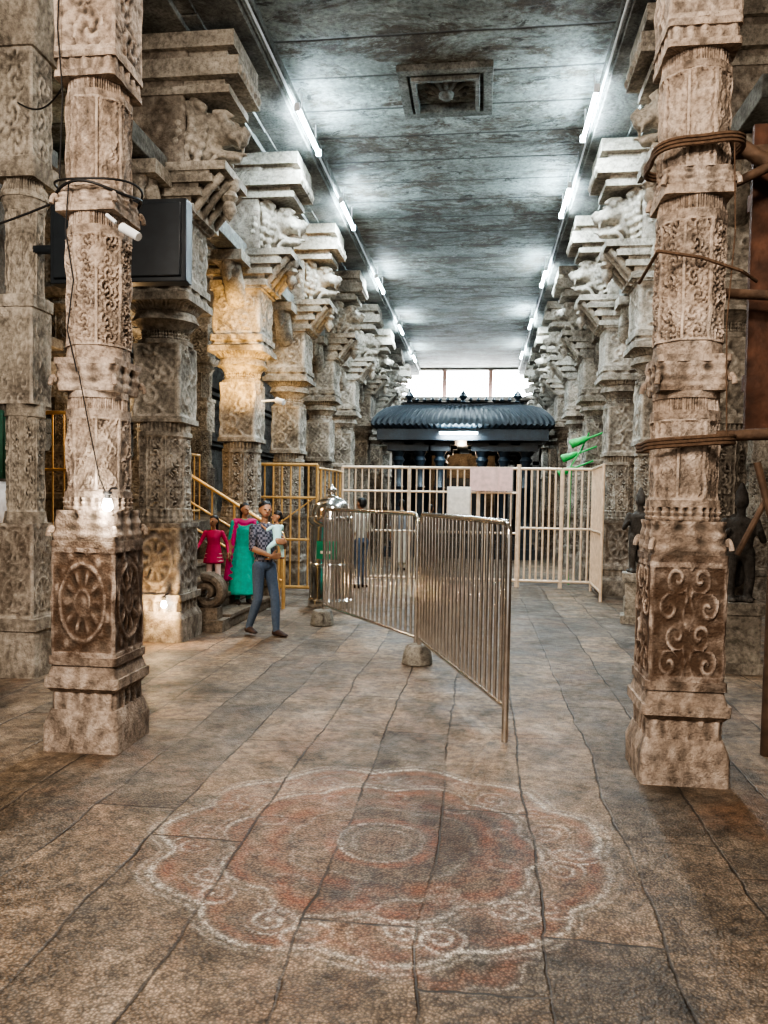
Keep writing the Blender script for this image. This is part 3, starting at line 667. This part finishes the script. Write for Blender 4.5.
a.box(-6.6,-5.1,7.2,8.6,0,.45); a.box(-6.5,-5.2,7.3,8.5,.45,3.0); a.box(-6.7,-5.0,7.1,8.65,3.0,3.15); a.box(-6.6,-5.1,7.2,8.6,3.15,3.3); a.box(-6.75,-4.95,7.05,8.68,3.3,3.42)
a.box(-6.5,-5.2,7.3,8.5,3.42,5.4); a.box(-6.7,-5.0,7.1,8.65,5.4,5.6)
for y in(7.35,7.9,8.4): a.box(-5.2,-5.08,y-.09,y+.09,.45,3.0)
a.obj('side_shrine',['wall'],bevel=.012)
def cloth(name,x,y0,y1,z0,z1,mat):
    a=Acc();V=[];n=24
    for i in range(n+1):
        t=i/n
        for z in(z0,z1): V.append((x+.03*math.sin(t*18),y0+(y1-y0)*t,z))
    a.add(V,[(2*i,2*i+2,2*i+3,2*i+1) for i in range(n)]); o=a.obj(name,[mat]); s_=o.modifiers.new('t','SOLIDIFY'); s_.thickness=.006
cloth('green_hanging_cloth',-4.9,7.35,7.66,1.75,2.45,'greencloth'); cloth('red_hanging_cloth',-4.9,7.70,7.92,1.75,2.4,'redcloth'); cloth('white_hanging_cloth',-4.95,7.2,7.9,1.2,1.72,'whitecloth')

# ------------------------------------------------------------------ right scaffold tied to the pillar
a=Acc()
for i in range(5): a.box(1.60+.17*i,1.76+.17*i,4.98,5.02,2.02,3.90+.08*(i%2),0)
a.box(1.60,2.4,5.02,5.07,2.3,2.4,0); a.box(1.60,2.4,5.02,5.07,3.4,3.5,0)
a.path([(1.86,5.14,0),(1.88,5.14,4.6)],.05,10,1); a.path([(2.25,5.12,0),(2.25,5.12,4.4)],.05,10,1)
a.path([(1.38,4.86,3.80),(1.57,4.80,3.62),(2.3,4.70,3.15)],[.035,.045,.05],10,1)
a.path([(1.27,4.98,3.72),(1.62,4.9,3.70),(2.4,4.85,3.62)],[.03,.04,.045],10,1)
a.path([(1.38,4.80,3.45),(1.62,4.78,3.56),(2.2,4.74,3.8)],[.025,.03,.035],10,1)
a.path([(1.37,4.85,2.86),(2.4,4.75,2.76)],.03,10,1)
a.path([(1.33,4.62,1.99),(1.6,4.60,2.00),(2.3,4.55,2.04)],[.03,.035,.04],10,1)
a.path([(1.60,4.75,1.85),(1.85,4.75,.95)],.022,8,1); a.path([(1.80,4.8,1.9),(1.52,4.8,1.3)],.018,8,1)
a.path([(1.68,4.5,0),(1.68,4.5,2.0)],.022,10,2)
a.obj('timber_scaffold',['wood','log','cable'])
a=Acc()
for zc in(1.93,3.58):
    for k in range(3):
        r_=.262; a.path([(r_*math.cos(t)*(1-.10*math.cos(4*t)),r_*math.sin(t)*(1-.10*math.cos(4*t)),zc+k*.02+.02*math.cos(t)) for t in np.linspace(0,2*math.pi,48,endpoint=False)],.011,6,0,True)
a.path([(-.23,-.235,3.00),(0,-.235,2.96),(.22,-.235,2.88),(.34,-.1,2.86)],.010,6)
a.path([(-.23,-.235,3.00),(-.24,.22,2.95)],.010,6)
a.path([(.16,-.225,3.6),(.18,-.225,3.1),(.15,-.225,2.6),(.17,-.225,1.95)],.004,6)
a.obj('binding_rope',['rope'],RP)

st=[[((0,0,.50),(.11,.08,.10)),((0,0,.74),(.14,.08,.09))],[((0,0,.85),.04),((0,0,.9),.04)],[((0,.01,.97),(.065,.07,.08))],[((0,0,1.03),(.06,.06,.05)),((0,0,1.14),.02)],
 [((.07,0,.48),.07),((.09,.02,.25),.05)],[((.09,.02,.25),.05),((.08,0,.05),.04)],[((-.07,0,.48),.07),((-.09,.02,.25),.05)],[((-.09,.02,.25),.05),((-.08,0,.05),.04)],
 [((.14,0,.78),.04),((.2,.03,.6),.033)],[((.2,.03,.6),.033),((.14,.12,.7),.025)],[((-.14,0,.78),.04),((-.2,.03,.6),.033)],[((-.2,.03,.6),.033),((-.14,.12,.7),.025)],[((0,-.06,.03),(.18,.14,.03))],
 [((.08,.05,.03),(.04,.09,.03))],[((-.08,.05,.03),(.04,.09,.03))],[((0,-.09,.5),(.16,.02,.4))]]
SV,SF=remeshed(st,.016,1)
a=Acc(); a.merge(SV+np.array([0,0,.66]),SF); a.box(-.22,.22,-.18,.18,0,.1,1); a.box(-.17,.17,-.14,.14,.1,.56,1); a.box(-.21,.21,-.17,.17,.56,.67,1)
sm_=a.mesh('guardian_statue',['statue','row'],50)
link('guardian_statue',sm_,(2.12,10.62,0),math.radians(170)); link('guardian_statue',sm_,(2.48,7.74,0),math.radians(180))

for (x,y,z) in((1.85,16.3,2.55),(1.78,16.25,2.25),(1.86,14.9,2.75)):
    a=Acc(); a.path([(.12,.02,.05),(.05,0,.03),(0,0,0),(-.18,-.03,-.06),(-.20,-.03,-.07)],[.04,.06,.065,.085,.07],14,0); a.path([(.12,0,.05),(.5,0,.2)],.02,8,0); a.obj('green_floodlight',['green'],(x,y,z))
a=Acc(); a.path([(2.0,14.9,2.9),(1.9,15.2,2.6),(1.72,15.2,2.3),(1.70,15.2,.3),(1.72,15.2,0)],.016,8); a.obj('green_hose',['green'])

# ------------------------------------------------------------------ people
def hand(parts,w,d,side,nrm,s,tag='skin',curl=.6):
    w=Vector(w);d=Vector(d).normalized();side=Vector(side).normalized();nrm=Vector(nrm).normalized()
    pe=w+d*.045*s
    parts.append((tag,[(w,.013*s),(w+d*.02*s+side*.012*s,.011*s),(w+d*.02*s-side*.012*s,.011*s),(pe+side*.015*s,.009*s),(pe-side*.016*s,.009*s)]))
    for k,(o,ln) in enumerate(((.018,.022),(.006,.026),(-.006,.024),(-.018,.018))):
        a0=pe+side*o*s; a1=a0+(d+nrm*.3*curl).normalized()*ln*s; a2=a1+(d*(1-curl*.6)+nrm*curl).normalized()*ln*.85*s
        parts.append((tag,[(a0,.0062*s),(a1,.0056*s)])); parts.append((tag,[(a1,.0056*s),(a2,.0048*s)]))
    t0=w+d*.012*s+side*.014*s; t1=t0+(d*.5+side).normalized()*.022*s; t2=t1+(d+side*.3+nrm*.3).normalized()*.02*s
    parts.append((tag,[(t0,.0085*s),(t1,.007*s)])); parts.append((tag,[(t1,.007*s),(t2,.0055*s)]))
def person(name,H,loc,yaw,j,outfit,hs=1.0,hyaw=0,lean=0,skirt=None,hairlong=False,voxel=.009,extra=[],sleeve='top',shoe='shoe'):
    g=dict(hipL=(-.05,0,.51),hipR=(.05,0,.51),kneeL=(-.055,.01,.28),kneeR=(.055,.01,.28),ankL=(-.055,-.01,.045),ankR=(.055,-.01,.045),
           shL=(-.105,0,.80),shR=(.105,0,.80),elL=(-.14,-.01,.63),elR=(.14,-.01,.63),wrL=(-.145,.05,.49),wrR=(.145,.05,.49)); g.update(j)
    T_=outfit['top'];B_=outfit['bottom']; parts=[]
    def sh(p):
        p=Vector(p); 
        if p.z>.52: q=p-Vector((0,0,.52)); q=Matrix.Rotation(-lean,3,'X')@q; p=q+Vector((0,0,.52))
        return p
    parts.append((B_,[(sh((0,-.005,.52)),(.082,.062,.045)),(sh((0,0,.575)),(.074,.052,.03))]))
    parts.append((T_,[(sh((0,0,.56)),(.078,.056,.03)),(sh((0,0,.62)),(.072,.050,.04)),(sh((0,.004,.73)),(.088,.060,.05))]))
    parts.append((T_,[(sh((0,.004,.73)),(.088,.060,.05)),(sh((-.082,0,.795)),.030),(sh((.082,0,.795)),.030),(sh((0,-.004,.815)),(.045,.034,.026))]))
    parts.append(('skin',[(sh((0,-.006,.82)),.027),(sh((0,.004,.87)),.025)]))
    hc=sh((0,.008,.87+.062*hs))
    RH=Matrix.Rotation(hyaw,3,'Z')
    def h(p): return hc+RH@(Vector(p)*hs)
    parts.append(('skin',[(h((0,0,.008)),tuple(x*hs for x in(.043,.051,.052))),(h((0,.018,-.034)),tuple(x*hs for x in(.029,.030,.025)))]))
    parts.append(('skin',[(h((0,.053,.004)),.006*hs),(h((0,.063,-.012)),.0085*hs)]))
    for k in(-1,1):
        parts.append(('skin',[(h((k*.044,-.002,-.004)),tuple(x*hs for x in(.006,.011,.017)))]))
        parts.append(('eye',[(h((k*.018,.049,.004)),tuple(x*hs for x in(.0075,.005,.0032)))]))
    parts.append(('lip',[(h((0,.0475,-.034)),tuple(x*hs for x in(.013,.006,.004)))]))
    parts.append(('hair',[(h((0,-.010,.034)),tuple(x*hs for x in(.047,.050,.038))),(h((0,-.024,-.005)),tuple(x*hs for x in(.045,.036,.040)))]))
    if hairlong:
        parts.append(('hair',[(h((0,-.035,-.01)),.032*hs),(h((0,-.05,-.06)),.024*hs)])); parts.append(('hair',[(h((0,-.05,-.06)),.024*hs),(h((0,-.055,-.17)),.012*hs)]))
    for s_ in'LR':
        k=-1 if s_=='L' else 1
        hp,kn,an=g['hip'+s_],g['knee'+s_],g['ank'+s_]
        parts.append((B_,[(hp,.050),(kn,.035)])); parts.append((B_,[(kn,.035),((Vector(kn)*.6+Vector(an)*.4),.034),(an,.025)]))
        fd=Vector(g.get('foot'+s_,(k*.01,.09,-.0)))
        A_=Vector(an); parts.append((shoe,[(A_+Vector((0,-.018,-.022)),.022),(A_+Vector((0,.0,-.01)),.022),(A_+fd*.55+Vector((0,0,-.025)),(.024,.024,.018)),(A_+fd+Vector((0,0,-.032)),(.024,.02,.012))]))
        s0,e0,w0=sh(g['sh'+s_]),sh(g['el'+s_]),sh(g['wr'+s_])
        parts.append((T_,[(s0,.031),(s0.lerp(e0,.55),.028)])); parts.append((T_ if sleeve!='bare' else 'skin',[(s0.lerp(e0,.5),.0275),(e0,.023)]))
        parts.append(('skin' if sleeve!='long' else T_,[(e0,.022),(e0.lerp(w0,.4),.021),(w0,.014)]))
        hd=g.get('hd'+s_); hn=g.get('hn'+s_)
        d_=Vector(hd) if hd else (w0-e0); nr=Vector(hn) if hn else Vector((-k,0,0)); sd=Vector(g.get('hs'+s_,(0,1,0)))
        sd=(sd-d_.normalized()*sd.dot(d_.normalized())); hand(parts,w0,d_,sd,nr,1.0)
    if skirt:
        for tag,ch in skirt: parts.append((tag,ch))
    parts+=extra
    P_=[]
    for tag,ch in parts:
        P_.append((tag,[(Vector(c)*H,tuple(x*H for x in((r,r,r) if isinstance(r,(int,float)) else r))) for c,r in ch]))
    V,F=remeshed([ch for _,ch in P_],voxel,1)
    fc=np.array([V[list(f)].mean(0) for f in F]); best=np.full(len(fc),1e9); ti=np.zeros(len(fc),int)
    tags=[]; 
    for tag,ch in P_:
        if tag not in tags: tags.append(tag)
        segs=[(ch[i],ch[i+1]) for i in range(len(ch)-1)] or [(ch[0],ch[0])]
        for (c0,r0),(c1,r1) in segs:
            for t in np.linspace(0,1,6):
                c=np.array(c0.lerp(c1,t)); r=np.array(r0)*(1-t)+np.array(r1)*t
                q=np.linalg.norm((fc-c)/r,axis=1); dd=(q-1)*r.mean()
                if tag in('eye','lip'): dd-=.0012
                if skirt and tag==skirt[0][0]: dd-=.004
                mk=dd<best; best[mk]=dd[mk]; ti[mk]=tags.index(tag)
    a=Acc(); a.add(V,F); a.m=ti.tolist()
    return a.obj(name,tags,loc,yaw,sharp=80)
Y0=math.radians
manloc=Vector((-2.46,8.62,0)); myaw=Y0(-125)
person('man_carrying_baby',1.56,manloc,myaw,dict(
  kneeL=(-.052,.065,.285),ankL=(-.05,.085,.047),kneeR=(.052,-.005,.275),ankR=(.055,-.105,.060),footR=(.01,.085,-.0),
  elR=(.15,.045,.655),wrR=(.06,.155,.60),hdR=(-1,.25,.0),hnR=(0,-1,.4),hsR=(0,0,1),
  elL=(-.15,.05,.66),wrL=(-.05,.175,.70),hdL=(1,.15,.15),hnL=(0,-1,0),hsL=(0,0,1)),
  dict(top='check',bottom='jeans'),hyaw=Y0(-25),voxel=.0075)
Rm=Matrix.Rotation(myaw,3,'Z')
bl=manloc+Rm@Vector((-.03,.19,.74))
person('baby',.66,bl,myaw+math.pi,dict(
  kneeL=(-.15,.05,.43),ankL=(-.15,.02,.27),kneeR=(.15,.05,.43),ankR=(.15,.02,.27),hipL=(-.07,0,.51),hipR=(.07,0,.51),
  elL=(-.17,.06,.74),wrL=(-.16,.2,.80),elR=(.17,.06,.74),wrR=(.16,.2,.80)),
  dict(top='babyblue',bottom='babyblue'),hs=1.55,hyaw=Y0(50),voxel=.006,shoe='skin')
person('woman_in_teal_dress',1.36,(-3.14,10.0,.17),Y0(-150),dict(
  elL=(-.13,.02,.64),wrL=(-.10,.11,.56),elR=(.135,.0,.64),wrR=(.15,.05,.51)),
  dict(top='teal',bottom='teal'),hairlong=True,lean=.12,voxel=.0075,hyaw=Y0(20),
  skirt=[('teal',[((0,0,.60),(.08,.056,.03)),((0,0,.40),(.115,.09,.03)),((0,.0,.10),(.155,.125,.02))]),
         ('magenta',[((-.09,.03,.80),(.03,.05,.03)),((-.11,.03,.6),(.025,.05,.03)),((-.15,.03,.30),(.03,.055,.03))]),
         ('magenta',[((.09,.03,.80),(.03,.05,.03)),((.12,.0,.6),(.025,.05,.03)),((.16,-.02,.25),(.03,.055,.03))]),
         ('magenta',[((-.09,.045,.82),(.03,.03,.02)),((0,.055,.79),(.03,.03,.03)),((.09,.04,.82),(.03,.03,.02))])])
person('girl_in_red_dress',.99,(-3.42,9.62,.34),Y0(-165),dict(
  elL=(-.17,.0,.66),wrL=(-.19,.06,.54),elR=(.17,.03,.66),wrR=(.20,.12,.60),kneeL=(-.06,.05,.28),ankL=(-.06,.04,.045)),
  dict(top='crimson',bottom='palepink'),hs=1.22,voxel=.006,hyaw=Y0(-30),sleeve='long',
  skirt=[('crimson',[((0,0,.64),(.085,.06,.03)),((0,0,.41),(.14,.11,.02))])],hairlong=True)
person('worshipper_standing',1.6,(-1.75,17.2,0),Y0(10),{},dict(top='greyshirt',bottom='dhoti'),voxel=.011,skirt=[('dhoti',[((0,0,.56),(.085,.062,.02)),((0,0,.12),(.10,.08,.02))])])
person('worshipper_in_saree',1.5,(-1.15,17.9,0),Y0(-30),{},dict(top='maroon',bottom='maroon'),voxel=.011,hairlong=True,skirt=[('maroon',[((0,0,.58),(.085,.062,.02)),((0,0,.08),(.13,.10,.02))])])
person('worshipper_standing',1.62,(-2.1,13.6,0),Y0(60),{},dict(top='dhoti',bottom='jeans'),voxel=.011)

# ------------------------------------------------------------------ world + camera
w=D.worlds.new('world'); sc.world=w; w.use_nodes=True
bg=w.node_tree.nodes['Background']; bg.inputs[0].default_value=(1,.93,.86,1); bg.inputs[1].default_value=.55
cam=D.cameras.new('camera'); cam.lens=36*770/1024; cam.sensor_width=36; cam.sensor_fit='AUTO'; cam.shift_y=.0162
co=D.objects.new('camera',cam); sc.collection.objects.link(co)
co.matrix_world=Matrix.Translation((0,0,1.6))@Matrix.Rotation(math.radians(7.1),4,'Z')@Matrix.Rotation(math.radians(90-2.2),4,'X')@Matrix.Rotation(math.radians(.9),4,'Z')
sc.camera=co
